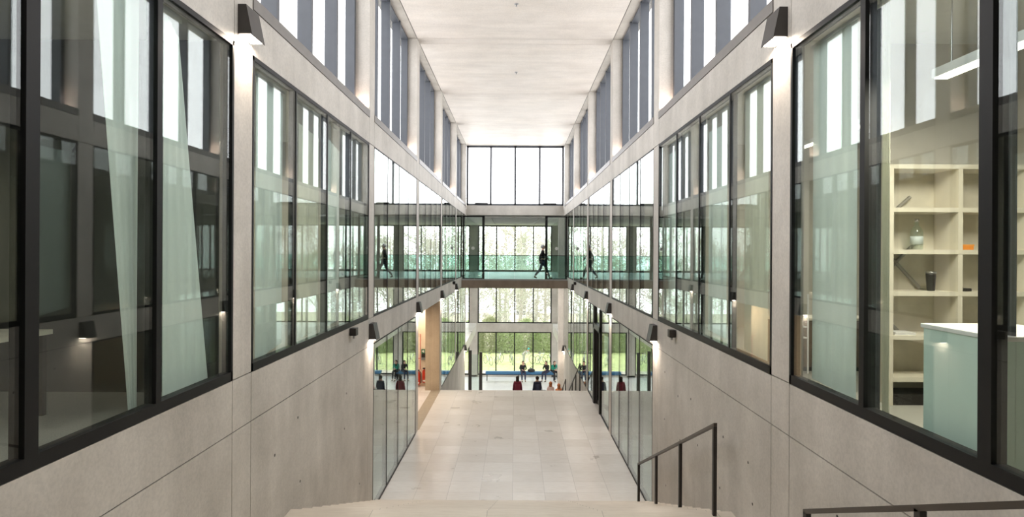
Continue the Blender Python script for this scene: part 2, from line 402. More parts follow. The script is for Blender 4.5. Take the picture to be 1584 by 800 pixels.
# end clerestory window
def front_window(x0, x1, y, z0, z1, n, fw, fd, m=M_FRAME, gm=M_SKYGL, bottom=None):
    w_ = window(); fr = MB(); b = bottom or fw
    fr.box(x0, x1, y, y+fd, z0, z0+b); fr.box(x0, x1, y, y+fd, z1-fw, z1); fr.box(x0, x0+fw, y, y+fd, z0, z1); fr.box(x1-fw, x1, y, y+fd, z0, z1)
    fr.build('frame', m, w_); p = (x1-x0)/n
    for i in range(1, n): MB().box(x0+i*p-fw*.5, x0+i*p+fw*.5, y, y+fd, z0, z1).build('mullion', m, w_)
    for i in range(n): MB().box(x0+i*p+.01, x0+(i+1)*p-.01, y+fd*.5, y+fd*.5+.012, z0+.01, z1-.01).build('pane', gm, w_)
    return w_
ewn = front_window(-W+.01, W-.01, 37.0, E+2.70, CZ, 4, 0.11, 0.16, M_FIN, M_SKYGL, .1)
for x0 in (-2.3, 1.6): MB().box(x0, x0+.75, 36.93, 37.0, E+2.76, E+2.84).build('opener', M_FRAME, ewn)
# facade at the far end, three levels, five bays
fc = MB(); FY = 48.0; LV = [(LOW+.12, E-5.88), (E-5.25, E-1.9), (E-1.38, E+2.02)]
XB = [-14, -8.94, -8.48, -2.9, 2.9, 8.48, 8.94, 14]
fac = MB()
for a, b in ((-14.3, -13.9), (-9.0, -8.45), (-3.35, -2.75), (2.75, 3.35), (8.45, 9.0), (13.9, 14.3)): fac.box(a, b, FY, FY+.35, LOW, E+2.6)
fac.box(-14.3, 14.3, FY-.1, FY+.35, E-5.88, E-5.25); fac.box(-14.3, 14.3, FY-.1, FY+.35, E-1.9, E-1.38); fac.box(-14.3, 14.3, FY-.1, FY+.35, E+2.02, E+2.5)
fac.box(-14.3, 14.3, FY, FY+.35, LOW-.3, LOW+.12)
struct(fac.build('wall_facade', M_BAND))
for x0, x1 in ((-13.9, -9.0), (-8.45, -3.35), (-2.75, 2.75), (3.35, 8.45), (9.0, 13.9)):
    for z0, z1 in LV: front_window(x0, x1, FY+.08, z0, z1, 4, .085, .12, M_FRAME, M_GL)
# wing: level one floor, ceiling, side walls
wg = MB(); wg.box(-14, 14, 37.0, FY, E-1.87, L1); struct(wg.build('floor_upper_wing', plain('grey_vinyl', (.30, .32, .33), .35)))
wg = MB()
for i in range(20): wg.box(-13.85+i*1.385+.02, -13.85+(i+1)*1.385-.02, 37.3, FY, E+2.02, E+2.06)
wg.box(-14.3, 14.3, 37.3, FY+.35, E+2.06, E+2.5); struct(wg.build('ceiling_wing', M_WHITE))
wg = MB()
for s in (-1, 1): wg.box(s*14, s*14.3, 36.5, FY+.3, LOW, E+2.5); wg.box(s*(W+.3), s*14, 36.6, 37.0, LOW, -.05); wg.box(s*8.2, s*14, 36.7, 37, -.05, E+2.5)
struct(wg.build('wall_wing', M_PLASTER))
# free standing column at the end of the stair
cm = MB(); cm.box(2.51, 2.86, 37.1, 37.6, LOW, BB+.0); cm.box(2.51, 2.86, 37.1, 37.6, L1, E+2.02)
tag(cm.build('concrete_column', M_BAND), 'slim grey concrete column standing free past the foot of the descending stair', 'column')
# ------------------------------------------------------------------ ground level glass walls
for s in (-1, 1):
    side_window(s, 12.96, 18.5, 0.0, BB, fw=.04, bottom=.05, mw=.016, gm=M_GLD, ga=.001)
    for k in (4, 5):
        y0 = near[k+1]+CW; side_window(s, y0, 36.5 if k == 5 else near[k+2], 0.0, BB, fw=.03, bottom=.04, mw=.012, gm=M_GLD, ga=.0)
side_window(1, 18.96, 20.9, 0.0, BB, n=1, fw=.04, bottom=.04, gm=M_GLD)
side_window(1, 22.75, 24.5, 0.0, BB, n=1, fw=.04, bottom=.04, gm=M_GLD)
dr = struct(empty('door_1'))
f = MB(); f.box(W-.03, W+.12, 20.9, 21.04, 0, BB); f.box(W-.03, W+.12, 22.45, 22.75, 0, BB); f.box(W-.03, W+.12, 20.9, 22.75, 2.62, 2.80); f.build('frame', M_BLACK, dr)
MB().box(W+.03, W+.042, 21.04, 22.45, 2.8, BB).build('pane', M_GLD, dr)
dl = struct(empty('door_2', (W+.09, 22.42, 0), math.radians(12)))
lf = MB(); lf.box(-.03, .03, -1.32, -1.22, .02, 2.58); lf.box(-.03, .03, -.1, 0, .02, 2.58); lf.box(-.03, .03, -1.32, 0, .02, .14); lf.box(-.03, .03, -1.32, 0, 2.46, 2.58); lf.build('door_leaf', M_BLACK, dl)
MB().box(-.006, .006, -1.22, -.1, .14, 2.46).build('pane', M_GLD, dl)
hd = MB(); hd.tube([(-.03, -1.12, 1.0), (-.12, -1.12, 1.0), (-.12, -1.12, 1.55), (-.03, -1.12, 1.55)], .018); hd.build('door_handle', M_BLACK, dl, True)
# ------------------------------------------------------------------ corridor opening on the left with fire extinguishers
co = MB(); co.box(-W-.55, -W-.02, 24.42, 24.5, 0, BB); co.box(-W-.55, -W-.26, 24.5, 24.96, 0, BB)
struct(co.build('wall_opening_column', M_WARMLIT))
co = MB(); co.box(-8, -W-.5, 25.2, 25.35, 0, BB)
struct(co.build('wall_corridor', M_WARMWALL))
th = MB(); th.box(-W-.32, -W+.03, 18.98, 24.48, .0, .006)
struct(th.build('trim_shadow_strip', plain('painted_shadow_tan', (0.36, 0.30, 0.22), .5)))  # tan strip painted in place of the column's shadow on the floor
area_light('corridor_downlight', (-4.4, 22.6, 3.2), (0, 0, -1), .9, 1.6, 60, WARM)
area_light('corridor_downlight', (-3.6, 24.6, 3.2), (0, .3, -1), .5, .3, 14, WARM)
def extinguisher(x, y, z, label):
    t = thing('fire_extinguisher', label, 'fire extinguisher', (x, y, z), 0, 'wall hung fire extinguishers')
    MB().lathe([(.07, 0), (.085, .02), (.085, .40), (.07, .46), (.03, .50), (.028, .53)], n=20).build('cylinder', M_RED, t, True)
    MB().box(-.05, .05, -.09, .02, .54, .57).lathe([(.02, .52), (.02, .56)]).build('valve_handle', M_BLACK, t)
    MB().tube([(.03, 0, .54), (.12, -.02, .45), (.13, -.02, .15), (.11, -.02, .05)], .014, 8).build('hose', M_BLACK, t, True)
    MB().box(-.05, .05, -.090, -.080, .05, .11).build('base_sticker', M_WHITEPANEL, t)
    MB().box(-.03, .03, .06, .12, .3, .36).build('bracket', M_STEEL, t)
p1 = px(657.3, 592, 25.05); p0 = px(648.3, 595, 25.05)
extinguisher(p1.x, 25.08, p1.z, 'red fire extinguisher hung on the cream wall, nearer the warm lit concrete column')
extinguisher(p0.x-.02, 25.08, p0.z, 'red fire extinguisher hung on the cream wall directly under the thin red pipe')
a = px(651, 517, 25.15); b = px(651, 572, 25.15)
t = MB(); t.tube([(a.x-.14, 25.16, a.z), (a.x, 25.16, a.z), (a.x, 25.16, b.z)], .010, 8); t.tube([(a.x-.14, 25.16, (a.z+b.z)/2-.25), (a.x, 25.16, (a.z+b.z)/2-.25)], .010, 8)
tag(t.build('red_pipe', M_RED), 'thin red pipe running down the cream corridor wall above the extinguishers', 'pipe')
a = px(655, 544, 25.1); t = thing('exit_sign', 'small green sign with white figure on the cream corridor wall', 'sign', (a.x, 25.17, a.z))
MB().box(-.07, .07, -.02, .02, -.08, .08).build('sign_panel', plain('sign_green', (0.03, 0.16, 0.07), .4), t)
MB().box(-.035, .0, -.026, -.02, -.03, .04).box(.01, .04, -.026, -.02, -.05, .05).build('pictogram', M_WHITEPANEL, t)
a = px(656.5, 552.5, 25.1); t = thing('wall_screen', 'dark wall mounted panel above the extinguishers on the cream wall', 'panel', (a.x, 25.15, a.z))
MB().box(-.10, .12, -.04, .04, -.02, .13).build('screen', M_BLACK, t); MB().box(-.10, .12, -.03, .04, -.12, -.03).build('lower_tray', M_STEEL, t)
# ------------------------------------------------------------------ stairs and landing
def stair(y_top, z_top, y_bot, z_bot, n, x0, x1, label, m=M_LANDING, top_len=0.0, base=None, sign=1):
    prof = [(y_top-top_len, z_top), (y_top, z_top)]; r = (z_top-z_bot)/n; g = (y_bot-y_top)/(n-1)
    y, z = y_top, z_top
    for i in range(n):
        z -= r; prof.append((y, z))
        if i < n-1: y += g; prof.append((y, z))
    zb = z_bot-.28
    prof += [(y_bot, zb), (y_top-top_len, zb if base is None else base)]
    o = MB().prism(prof, 'x', x0, x1).build('staircase', m)
    return tag(o, label, 'staircase')
stair(8.2, 1.95, 13.2, 0.0, 12, -W+.005, W-.005, 'pale stone landing and steps leading down to the hall floor', top_len=2.6)
stair(1.2, L1, 5.6, 1.95, 11, -W+.005, W-.005, 'pale stone steps in the foreground rising from landing towards the viewer', top_len=7.1)
stair(24.505, -0.005, 29.3, -2.0, 12, -W+.005, W-.005, 'first flight of steps going down beyond the hall floor', m=M_FLOOR, top_len=0.0)
stair(31.4, -2.0, 36.0, LOW+.002, 12, -W+.005, W-.005, 'second flight of steps from half landing down to the lower hall', m=M_FLOOR, top_len=2.09)
# nosing seam on the landing
def railing(pts, posts, label, xr, group=None, sz=.022, ph=None, foot=None):
    """pts: [(y,z)] of the rail; posts: [(y, z_bottom)]"""
    t = thing('stair_railing', label, 'railing', (xr, posts[0][0], posts[0][1]), 0, group)
    y0, z0 = posts[0]
    def zr(y):
        for (a, za), (b, zb_) in zip(pts[:-1], pts[1:]):
            if min(a, b)-1e-4 <= y <= max(a, b)+1e-4: return za+(zb_-za)*(y-a)/(b-a)
    hr = MB()
    for (a, za), (b, zb_) in zip(pts[:-1], pts[1:]):
        hr.prism([(a-y0, za-z0-.03), (b-y0, zb_-z0-.03), (b-y0, zb_-z0+.012), (a-y0, za-z0+.012)], 'x', -sz, sz)
    hr.build('handrail', M_RAIL, t)
    for y, zb in posts: MB().box(-sz, sz, y-y0-.03, y-y0+.03, zb-z0, zr(y)-z0-.02).build('post', M_BLACK, t)
    return t
railing([(8.05, 3.10), (13.03, .98)], [(8.08, 1.95), (9.75, 1.30), (11.4, .66), (13.0, 0)], 'black steel stair railing beside the right wall, four posts going down to the hall floor', 2.54)
railing([(5.55, 3.02), (1.25, 4.80)], [(5.52, 1.95), (3.98, 2.62), (2.4, 3.28)], 'black steel stair railing in the bottom right corner, rising towards the viewer', 2.54)
railing([(24.45, 1.03), (29.4, -1.05)], [(24.48, 0), (26.1, -.65), (27.7, -1.35), (29.35, -2.0)], 'black stair railing starting where the hall floor drops to lower flight', 2.50)
railing([(31.35, -.92), (36.1, -2.95)], [(31.38, -2), (33.0, -2.7), (34.6, -3.36), (36.08, -4.0)], 'short black stair railing of the second lower flight, seen lower and further away', 2.50)
# ------------------------------------------------------------------ wall lamps
def wall_lamp(s, y, z, label, group, scale=1.0, power=LAMP_W):
    t = thing('wall_lamp', label, 'lamp', (s*W, y, z), 0, group); i = -s
    h, d = .32*scale, .33*scale
    prof = [(0, h), (i*.085, h), (i*.15, 0), (i*.145, -.0), (i*.135, .018), (i*.005, .018), (0, 0)]
    h0 = MB().prism(prof, 'y', -.0, d); h0.build('housing', M_LAMP, t)
    MB().box(i*.012, i*.128, .02, d-.02, .008, .016).build('diffuser', M_BULB, t)
    l = area_light('lamp_light', (0, 0, 0), (0, 0, -1), .10, .26, power, (1.0, .84, .68)); l.parent = t; l.location = (i*.07, d/2, -.004)
    l.rotation_euler = (0, 0, 0)
    return t
where = {-1: 'left', 1: 'right'}
for s in (-1, 1):
    sd = where[s]
    wall_lamp(s, 6.58, E+2.20, 'wedge shaped dark wall lamp high on the %s wall by the clerestory sill' % sd, 'high wedge lamps')
    wall_lamp(s, 12.55, E-1.72, 'largest of the low wedge wall lamps on the %s wall, above the first glass wall' % sd, 'low wedge lamps')
    wall_lamp(s, 18.55, E-1.76, 'second nearest low wedge wall lamp on the %s band, above %s' % (sd, 'the corridor opening' if s < 0 else 'the black framed door'), 'low wedge lamps')
    wall_lamp(s, 24.55, E-1.78, 'third low wedge wall lamp on the %s band, above where the hall floor ends' % sd, 'low wedge lamps')
    wall_lamp(s, 30.5, E-1.80, 'farthest low wedge wall lamp on the %s band, just before the bridge' % sd, 'low wedge lamps')
    wall_lamp(s, 36.2, -.32, 'small wedge lamp on the end of the %s stair parapet below floor level' % sd, 'parapet lamps', 1.0, LAMP_W*.6)
# black boxes at the foot of the windows
for s in (-1, 1):
    for y, dsc in ((11.05, 'beside the nearest low lamp'), (29.2, 'far off near bridge')):
        t = thing('sensor_box', 'small black box at window foot on %s wall, %s' % (where[s], dsc), 'sensor', (s*W, y, E-1.37))
        MB().box(-s*.01, -s*.12, 0, .16, -.07, .06).build('housing', M_BLACK, t, bevel=.006)
        MB().tube([(-s*.065, .08, -.065), (-s*.065, .08, -.12)], .02, 10).build('lens', M_STEEL, t, True)
        MB().box(-s*.0, -s*.02, .05, .11, -.04, .03).build('bracket', M_BLACK, t)
# added lights on the clerestory sills, standing in for the warm column glow
for s in (-1, 1):
    for k, wd in enumerate(['nearest', 'second', 'third', 'fourth', 'fifth']):
        y = near[k+2]-.10
        t = thing('added_glow_light', 'tiny added glow light on the %s clerestory sill, %s bay from here' % (where[s], wd), 'light', (s*(W+.13), y, BT+.14), 0, 'added glow lights')
        MB().lathe([(.04, 0), (.045, .012), (.036, .016)]).build('ring', M_STEEL, t, True); MB().lathe([(.032, .016), (.032, .018)]).build('lens', M_BULB, t)
        l = area_light('added_glow_source', (0, 0, 0), (0, 0, 1), .06, .06, 4.0, (1.0, .74, .60)); l.parent = t; l.location = (0, 0, .022); l.rotation_euler = (math.radians(180+14), 0, 0)
area_light('lower_hall_fill', (-6.5, 42.5, E-6.05), (0, 0, -1), 4, 4, 120, (1, .95, .88)); area_light('lower_hall_fill', (6.5, 42.5, E-6.05), (0, 0, -1), 4, 4, 120, (1, .95, .88))  # added fill without fixtures, brightens the lower hall
area_light('bridge_fill', (0, 34.4, E-1.90), (0, .9, -1), 5, .25, 200, (1, .95, .88)); area_light('bridge_fill', (0, 38.2, E-1.90), (0, .9, -.8), 8, .25, 300, (1, .95, .88))  # added fill under the slab, brightens the column and facade beams
# ceiling sprinklers
for y, dsc in ((15.9, 'nearer'), (21.9, 'farther')):
    t = thing('sprinkler', 'tiny %s sprinkler head in the middle of the ceiling' % dsc, 'sprinkler', (0.03, y, CZ))
    MB().lathe([(.05, 0), (.05, -.015), (.02, -.02)]).build('rose', M_STEEL, t, True); MB().lathe([(.012, -.02), (.012, -.06), (.03, -.065)]).build('head', M_STEEL, t, True)
# ------------------------------------------------------------------ bridge
br = thing('footbridge', 'brown grey concrete bridge deck crossing the hall at first floor level', 'bridge', (0, 34, 0))
MB().box(-W+.005, W-.005, 0, 3.0, E-1.87, L1-.03).build('deck', M_DECK, br)
MB().box(-W+.005, W-.005, -.01, 3.0, L1-.03, L1).build('deck_surface', M_DECKTOP, br)
bl = thing('glass_balustrade', 'green tinted glass balustrade along the near edge of the bridge', 'balustrade', (0, 34.05, L1))
for i in range(4): MB().box(-2.77+i*1.386, -2.77+(i+1)*1.386-.012, 0, .018, .02, 1.27).build('glass_panel', M_GREEN, bl)
MB().box(-2.77, 2.77, -.015, .033, 1.27, 1.295).build('top_rail', M_FRAME, bl)
MB().box(-2.77, 2.77, -.02, .04, 0, .04).build('base_channel', M_STEEL, bl)
for s in (-1, 1):
    t = thing('glass_door', 'black framed glass door leaf standing on the %s end of the bridge' % where[s], 'door', (s*2.79, 34.6, L1), 0, 'bridge doors')
    f = MB(); f.box(0, -s*.09, 0, .08, .0, 3.40); f.box(-s*1.04, -s*1.17, 0, .08, 0, 3.40); f.box(0, -s*1.17, 0, .08, 3.33, 3.40); f.box(0, -s*1.17, 0, .08, 0, .06); f.build('frame', M_FRAME, t)
    MB().box(-s*.09, -s*1.04, .03, .042, .06, 3.33).build('pane', M_GLD, t)
    MB().prism([(-s*.55+.09*math.cos(a*math.pi/8), 1.66+.09*math.sin(a*math.pi/8)) for a in range(16)], 'y', .02, .03).build('round_sticker', M_WHITEPANEL, t)
    MB().tube([(-s*1.0, -.01, 1.0), (-s*1.0, -.06, 1.0), (-s*1.0, -.06, 1.4), (-s*1.0, -.01, 1.4)], .015, 8).build('handle', M_STEEL, t, True)
# ------------------------------------------------------------------ glass screen by the lower hall
t = thing('glass_screen', 'glass screen between two tall black posts left of the lower stair foot', 'screen', (-2.84, 40, LOW))
MB().box(.0, .2, 0, .12, 0, 3.15).build('post', M_BLACK, t); MB().box(.66, .86, 0, .12, 0, 3.05).build('post', M_BLACK, t)
MB().box(.2, .66, .05, .062, .1, 2.9).build('glass_panel', M_GLD, t); MB().box(.2, .66, .04, .08, .06, .1).build('bottom_rail', M_STEEL, t)
t = thing('glass_screen', 'glass screen between two tall black posts right of the lower stair foot', 'screen', (5.4, 40, LOW))
MB().box(.0, .2, 0, .12, 0, 3.15).build('post', M_BLACK, t); MB().box(.66, .86, 0, .12, 0, 3.05).build('post', M_BLACK, t)
MB().box(.2, .66, .05, .062, .1, 2.9).build('glass_panel', M_GLD, t); MB().box(.2, .66, .04, .08, .06, .1).build('bottom_rail', M_STEEL, t)
# ------------------------------------------------------------------ bench
def bench(x0, x1, y, label):
    t = thing('bench', label, 'bench', ((x0+x1)/2, y, LOW), 0, 'blue benches by the facade'); h = (x1-x0)/2
    MB().box(-h, h, -.25, .25, .48, .66).build('cushion', M_BLUE, t, bevel=.03)
    MB().box(-h+.03, h-.03, -.2, .2, .43, .48).build('seat_frame', M_BLACK, t)
    for xx in (-h+.1, -h*.05, h-.1):
        for yy in (-.17, .17): MB().box(xx-.025, xx+.025, yy-.025, yy+.025, 0, .43).build('leg', M_BLACK, t)
bench(-2.07, 2.95, 46.6, 'long blue bench in front of the central garden window')
bench(4.0, 8.2, 46.6, 'blue bench further right, past the free standing column')
bench(-8.2, -4.0, 46.6, 'blue bench further left, beyond the left stair wall')
# ------------------------------------------------------------------ first floor rooms: curtains and furniture
def curtain(s, corners, Xc, label, m, group=None, folds=4):
    """corners: image pixels top-left, top-right, bottom-right, bottom-left on the plane x = s*Xc"""
    def pt(x, y):
        sx = abs(x-797.5)/1000; D = abs(s*Xc-.04)/sx; yy = y-.0052*(x-797.5); return D, E-(yy-391)/1000*D
    tl, tr, brr, bll = [pt(*c) for c in corners]
    t = thing('curtain', label, 'curtain', (s*Xc, tl[0], 0), 0, group)
    n, mrows = folds*6, 14; v = []; f = []
    for sgn in (-1, 1):
        for j in range(mrows+1):
            b_ = j/mrows
            for i in range(n+1):
                a_ = i/n
                D = (tl[0]*(1-a_)+tr[0]*a_)*(1-b_)+(bll[0]*(1-a_)+brr[0]*a_)*b_
                z = (tl[1]*(1-a_)+tr[1]*a_)*(1-b_)+(bll[1]*(1-a_)+brr[1]*a_)*b_
                z = min(max(z, L1+.02), WT-.06)
                v.append((s*(.005*math.sin(a_*folds*2*math.pi+.5*math.sin(b_*3)))+sgn*.0015, D-tl[0], z))
    R = (n+1)
    for k in range(2):
        o_ = k*R*(mrows+1)
        for j in range(mrows):
            for i in range(n): f.append((o_+j*R+i, o_+j*R+i+1, o_+(j+1)*R+i+1, o_+(j+1)*R+i))
    mb = MB(); mb.add(v, f); mb.build('fabric', m, t, True)
    y0, y1 = sorted((tl[0], tr[0])); MB().box(-.012, .012, y0-tl[0]-.03, y1-tl[0]+.03, WT-.06, WT-.03).build('curtain_rail', M_WHITEPANEL, t)
XC = 3.0
curtain(-1, [(252, 15), (275, 60), (322, 585), (252, 622)], XC, 'mint sheer curtain with slanting edge in the nearest left window, beside the first column', M_MINT)
curtain(-1, [(143, -60), (213, -40), (212, 632), (200, 640)], XC, 'narrow mint sheer curtain gathered towards its foot, between two black mullions on the left', M_MINT)
curtain(-1, [(395, 110), (436, 150), (436, 530), (395, 560)], XC, 'mint sheer curtain just past the first left column', M_MINT)
curtain(-1, [(461, 190), (492, 215), (492, 510), (461, 525)], XC, 'cream sheer curtain between two mullions in the second left window', M_CREAM)
curtain(-1, [(507, 215), (524, 235), (524, 495), (507, 505)], XC, 'narrow mint sheer curtain at the far part of the second left window', M_MINT)
curtain(1, [(1325, 20), (1257, 70), (1257, 585), (1325, 620)], XC, 'wide mint sheer curtain in the nearest right window, beside the first column', M_MINT)
curtain(1, [(1188, 120), (1152, 145), (1152, 540), (1188, 560)], XC, 'cream sheer curtain just past the first right column', M_CREAM)
curtain(1, [(1124, 190), (1096, 205), (1096, 510), (1124, 525)], XC, 'mint sheer curtain between two mullions in the second right window', M_MINT)
curtain(1, [(1050, 230), (1033, 240), (1033, 480), (1050, 495)], XC, 'narrow mint sheer curtain at the far part of the second right window', M_MINT)
curtain(1, [(1375, -40), (1364, -40), (1366, 640), (1376, 645)], XC, 'slim gathered cream curtain beside the bookcase in the nearest right window', M_CREAM)
curtain(1, [(1362, -40), (1338, -40), (1338, 640), (1362, 645)], 3.06, 'dark grey drape behind the black mullion left of the slim cream curtain', M_DRAPE)
curtain(1, [(1572, -40), (1538, -40), (1538, 700), (1572, 715)], 3.06, 'dark grey drape at the right edge, past the thick mullion', M_DRAPE)
# bookcase
BY = 6.12; k = BY/1000
def bx(x, off=0): return (x-797.5)*k+.04
def bz(y): return E-(y-3.2-391)*k
bc = thing('bookcase', 'cream open bookcase seen through the nearest right window', 'bookcase', (0, BY, 0))
xl, xr = bx(1376), bx(1600)
for yy in (258, 325, 390, 455, 523, 588):
    MB().box(xl, xr, 0, .36, bz(yy+3), bz(yy-3)+.005).build('shelf', M_SHELF, bc)
for xx in (1379, 1486, 1593): MB().box(bx(xx)-.022, bx(xx)+.022, .002, .36, L1, bz(255)).build('upright', M_SHELF, bc)
MB().box(xl, xr, .36, .375, L1+.1, bz(255)).build('back_panel', M_SHELFBACK, bc)
M_BAR = plain('bar_grey', (.30, .285, .25), .6)
def bar(a, b): return MB().tube([a, b], .018, 8)
for (xa_, ya_), (xb_, yb_) in (((1383, 440), (1452, 372)), ((1386, 374), (1456, 448)), ((1383, 480), (1421, 518)), ((1383, 352), (1440, 300))):
    bar((bx(xa_), .33, bz(ya_)), (bx(xb_), .33, bz(yb_))).build('diagonal_bar', M_BAR, bc)  # grey bars laid diagonally behind the shelves
MB().box(xl, xr, .02, .34, L1+.0, L1+.1).build('plinth', M_BLACK, bc)
bt = thing('bottle', 'clear glass bottle with a pale label standing on the bookcase shelf', 'bottle', (bx(1433), BY+.15, bz(387)+.005))
MB().lathe([(.05, 0), (.055, .02), (.055, .17), (.045, .20), (.018, .235), (.016, .27)], n=24).build('body', glass('bottle_glass', (.86, .92, .88), .12), bt, True)
MB().lathe([(.0555, .05), (.0555, .13)], n=24).build('bottle_label', plain('pale_label', (.55, .62, .60), .6), bt, True)
MB().lathe([(.02, .27), (.02, .30)]).build('cap', M_STEEL, bt, True)
tb = thing('tumbler', 'black travel tumbler with a metal rim standing on the bookcase shelf', 'tumbler', (bx(1456), BY+.15, bz(452)+.005))
MB().lathe([(.032, 0), (.034, .01), (.045, .15), (.046, .17)], n=24).build('cup', M_BLACK, tb, True); MB().lathe([(.047, .17), (.047, .185), (.03, .19)], n=24).build('lid', M_STEEL, tb, True)
ob = thing('storage_box', 'flat orange box on the bookcase shelf right of the upright', 'box', (bx(1502), BY+.12, bz(387)+.005))
MB().box(-.07, .07, -.06, .1, 0, .045).build('body', plain('orange_card', (.80, .28, .03), .6), ob, bevel=.004); MB().box(-.073, .073, -.063, .103, .036, .052).build('lid', plain('orange_card_lid', (.85, .34, .06), .6), ob)
ob = thing('desk_phone', 'flat black object lying on the bookcase shelf right of the tumbler', 'phone', (bx(1502), BY+.12, bz(452)+.005))
MB().box(-.08, .06, -.05, .08, 0, .03).build('body', M_BLACK, ob, bevel=.006); MB().box(-.07, -.03, -.06, .08, .03, .05).build('handset', M_BLACK, ob, bevel=.006)
ob = thing('paper_stack', 'small stack of white papers on the bookcase shelf below the bottle', 'papers', (bx(1404), BY+.1, bz(520)+.005))
for i in range(4): MB().box(-.1+.004*i, .1+.003*i, -.07, .12, .006*i, .006*i+.005).build('sheet', M_WHITEPANEL, ob)
# mint cabinet
cb = thing('mint_cabinet', 'pale mint lacquered counter cabinet right behind the right window', 'cabinet', (2.96, 0, 0))
zt = E-.49
MB().box(0, .62, 3.9, 4.62, L1, zt-.03).build('body', M_MINTBOX, cb); MB().box(-.012, .64, 3.88, 4.64, zt-.03, zt).build('top', M_WHITEPANEL, cb, bevel=.004)
# low brown cabinet with picture in the room beyond
cb = thing('low_cabinet', 'brown veneer door panel unit in the right room beyond the first column', 'cabinet', (3.2, 7.9, L1))
MB().box(0, 1.2, 0, .4, .05, .62).build('body', M_BROWN, cb); MB().box(-.01, 1.21, -.02, .42, .62, .65).build('top', M_SHELF, cb); MB().box(.02, 1.18, .02, .38, 0, .05).build('plinth', M_BLACK, cb)
for i in range(2): MB().box(.02+i*.59, .58+i*.59, -.02, 0, .07, .6).build('door', M_BROWN, cb)
pf = thing('picture_card', 'small yellow and red picture card on the low brown cabinet', 'picture', (3.38, 7.86, L1+.15))
MB().box(-.06, .06, 0, .01, 0, .24).build('backing', M_BLACK, pf); MB().box(-.05, .05, -.003, 0, .05, .17).build('yellow_print', plain('yellow_print', (.75, .5, .12), .6), pf); MB().box(-.05, .05, -.003, 0, .18, .22).build('red_print', plain('red_print', (.5, .06, .04), .6), pf)
# office trays beyond the column on the right
tr = thing('letter_tray', 'white wire letter tray rack behind the second right window near the column', 'tray', (3.25, 7.75, L1+.0))
tm = MB()
for z in (.42, .55, .68): tm.box(0, .3, 0, .4, z, z+.012)
tm.build('trays', M_WHITEPANEL, tr)
for a, b in ((0, 0), (.3, 0), (0, .4), (.3, .4)): MB().box(a-.008, a+.008, b-.008, b+.008, 0, .95).build('upright', M_WHITEPANEL, tr)
wc = thing('white_cabinet', 'small white cabinet behind the mint curtain past the first left column', 'cabinet', (-3.55, 7.1, L1))
MB().box(0, .4, 0, .55, .04, .62).build('body', M_WHITEPANEL, wc, bevel=.005); MB().box(.02, .38, .02, .53, 0, .04).build('plinth', M_BLACK, wc); MB().box(.4, .415, .02, .53, .06, .6).build('door', M_WHITEPANEL, wc)
MB().box(.415, .43, .44, .46, .3, .42).build('handle', M_STEEL, wc)
mo = thing('monitor', 'dark computer screen on a desk deep inside the nearest left room', 'monitor', (-4.6, 5.2, L1+.74), math.radians(25))
MB().box(-.3, .3, -.02, .02, .12, .48).build('screen', M_BLACK, mo, bevel=.006); MB().box(-.03, .03, 0, .04, 0, .2).build('stand', M_BLACK, mo); MB().box(-.12, .12, -.09, .1, 0, .012).build('foot', M_BLACK, mo)
dk = thing('desk', 'office desk inside the nearest left room under the dark screen', 'desk', (-4.7, 5.2, L1))
MB().box(-.8, .7, -.45, .45, .70, .74).build('desktop', M_SHELF, dk)
for a in (-.74, .64):
    for b in (-.4, .4): MB().box(a-.025, a+.025, b-.025, b+.025, 0, .7).build('leg', M_BLACK, dk)
def strip(x, y0, y1, z, pw, label):
    t = thing('strip_light', label, 'ceiling light', (x, y0, z), 0, 'strip lights in the first floor rooms'); ln = y1-y0
    MB().box(-.06, .06, 0, ln, 0, .07).build('housing', M_WHITEPANEL, t); MB().box(-.05, .05, .02, ln-.02, -.012, 0).build('diffuser', emis('strip_glow', (1, .93, .8), 2.2), t)
    for yy in (.15, ln-.15): MB().tube([(0, yy, .07), (0, yy, WT+.02-z)], .005, 6).build('cable', M_STEEL, t)
    l = area_light('strip_light_source', (0, 0, 0), (0, 0, -1), .1, ln-.04, pw, (1, .92, .78)); l.parent = t; l.location = (0, ln/2, -.02); l.rotation_euler = (0, 0, 0)
strip(3.44, 3.9, 5.2, E+1.42, 60, 'white strip light hanging in the nearest right room before the bookcase')
strip(4.6, 8.3, 11.3, E+1.7, 35, 'added strip light brightening the second right room')  # extra lamp added to light this room
strip(-4.6, 8.3, 11.3, E+1.7, 30, 'added strip light brightening the second left room')  # likewise an extra lamp, added for the left room
strip(-5.2, 2.4, 5.0, E+1.7, 5, 'dimmed strip light hanging in the nearest left room')
# ------------------------------------------------------------------ exterior
M_GRASS = plain('spring_grass', (0.42, 0.47, 0.20), 1.0, scale=3, var=.3, bump=.4)
M_PATH = plain('pale_path', (0.5, 0.45, 0.38), .95)
M_BARK = plain('pale_bark', (0.42, 0.39, 0.34), .9, scale=9, var=.3)
M_BIRCH = plain('birch_bark', (0.62, 0.60, 0.56), .9, scale=5, var=.4)
def leafmat(name, c):
    m = cloth_tr(name, c, .45); return m
M_LEAF = [leafmat('fresh_leaf', (.42, .50, .25)), leafmat('olive_leaf', (.42, .44, .26)), leafmat('dark_leaf', (.22, .30, .14)), leafmat('bare_twig', (.46, .43, .36)), leafmat('budding_twig', (.42, .44, .32)), leafmat('light_leaf', (.50, .56, .32))]
struct(MB().box(-60, 60, 48.35, 62.5, LOW-.4, LOW-.12).build('floor_ground_outside', M_GRASS))
struct(MB().box(-60, 60, 62.5, 100, LOW-.4, LOW-.12).build('floor_woodland_outside', plain('leaf_litter', (.42, .38, .28), 1.0, scale=2, var=.3)))
struct(MB().box(-40, 40, 48.35, 51.0, LOW-.12, LOW-.09).build('floor_path_outside', M_PATH))
GZ = LOW-.12
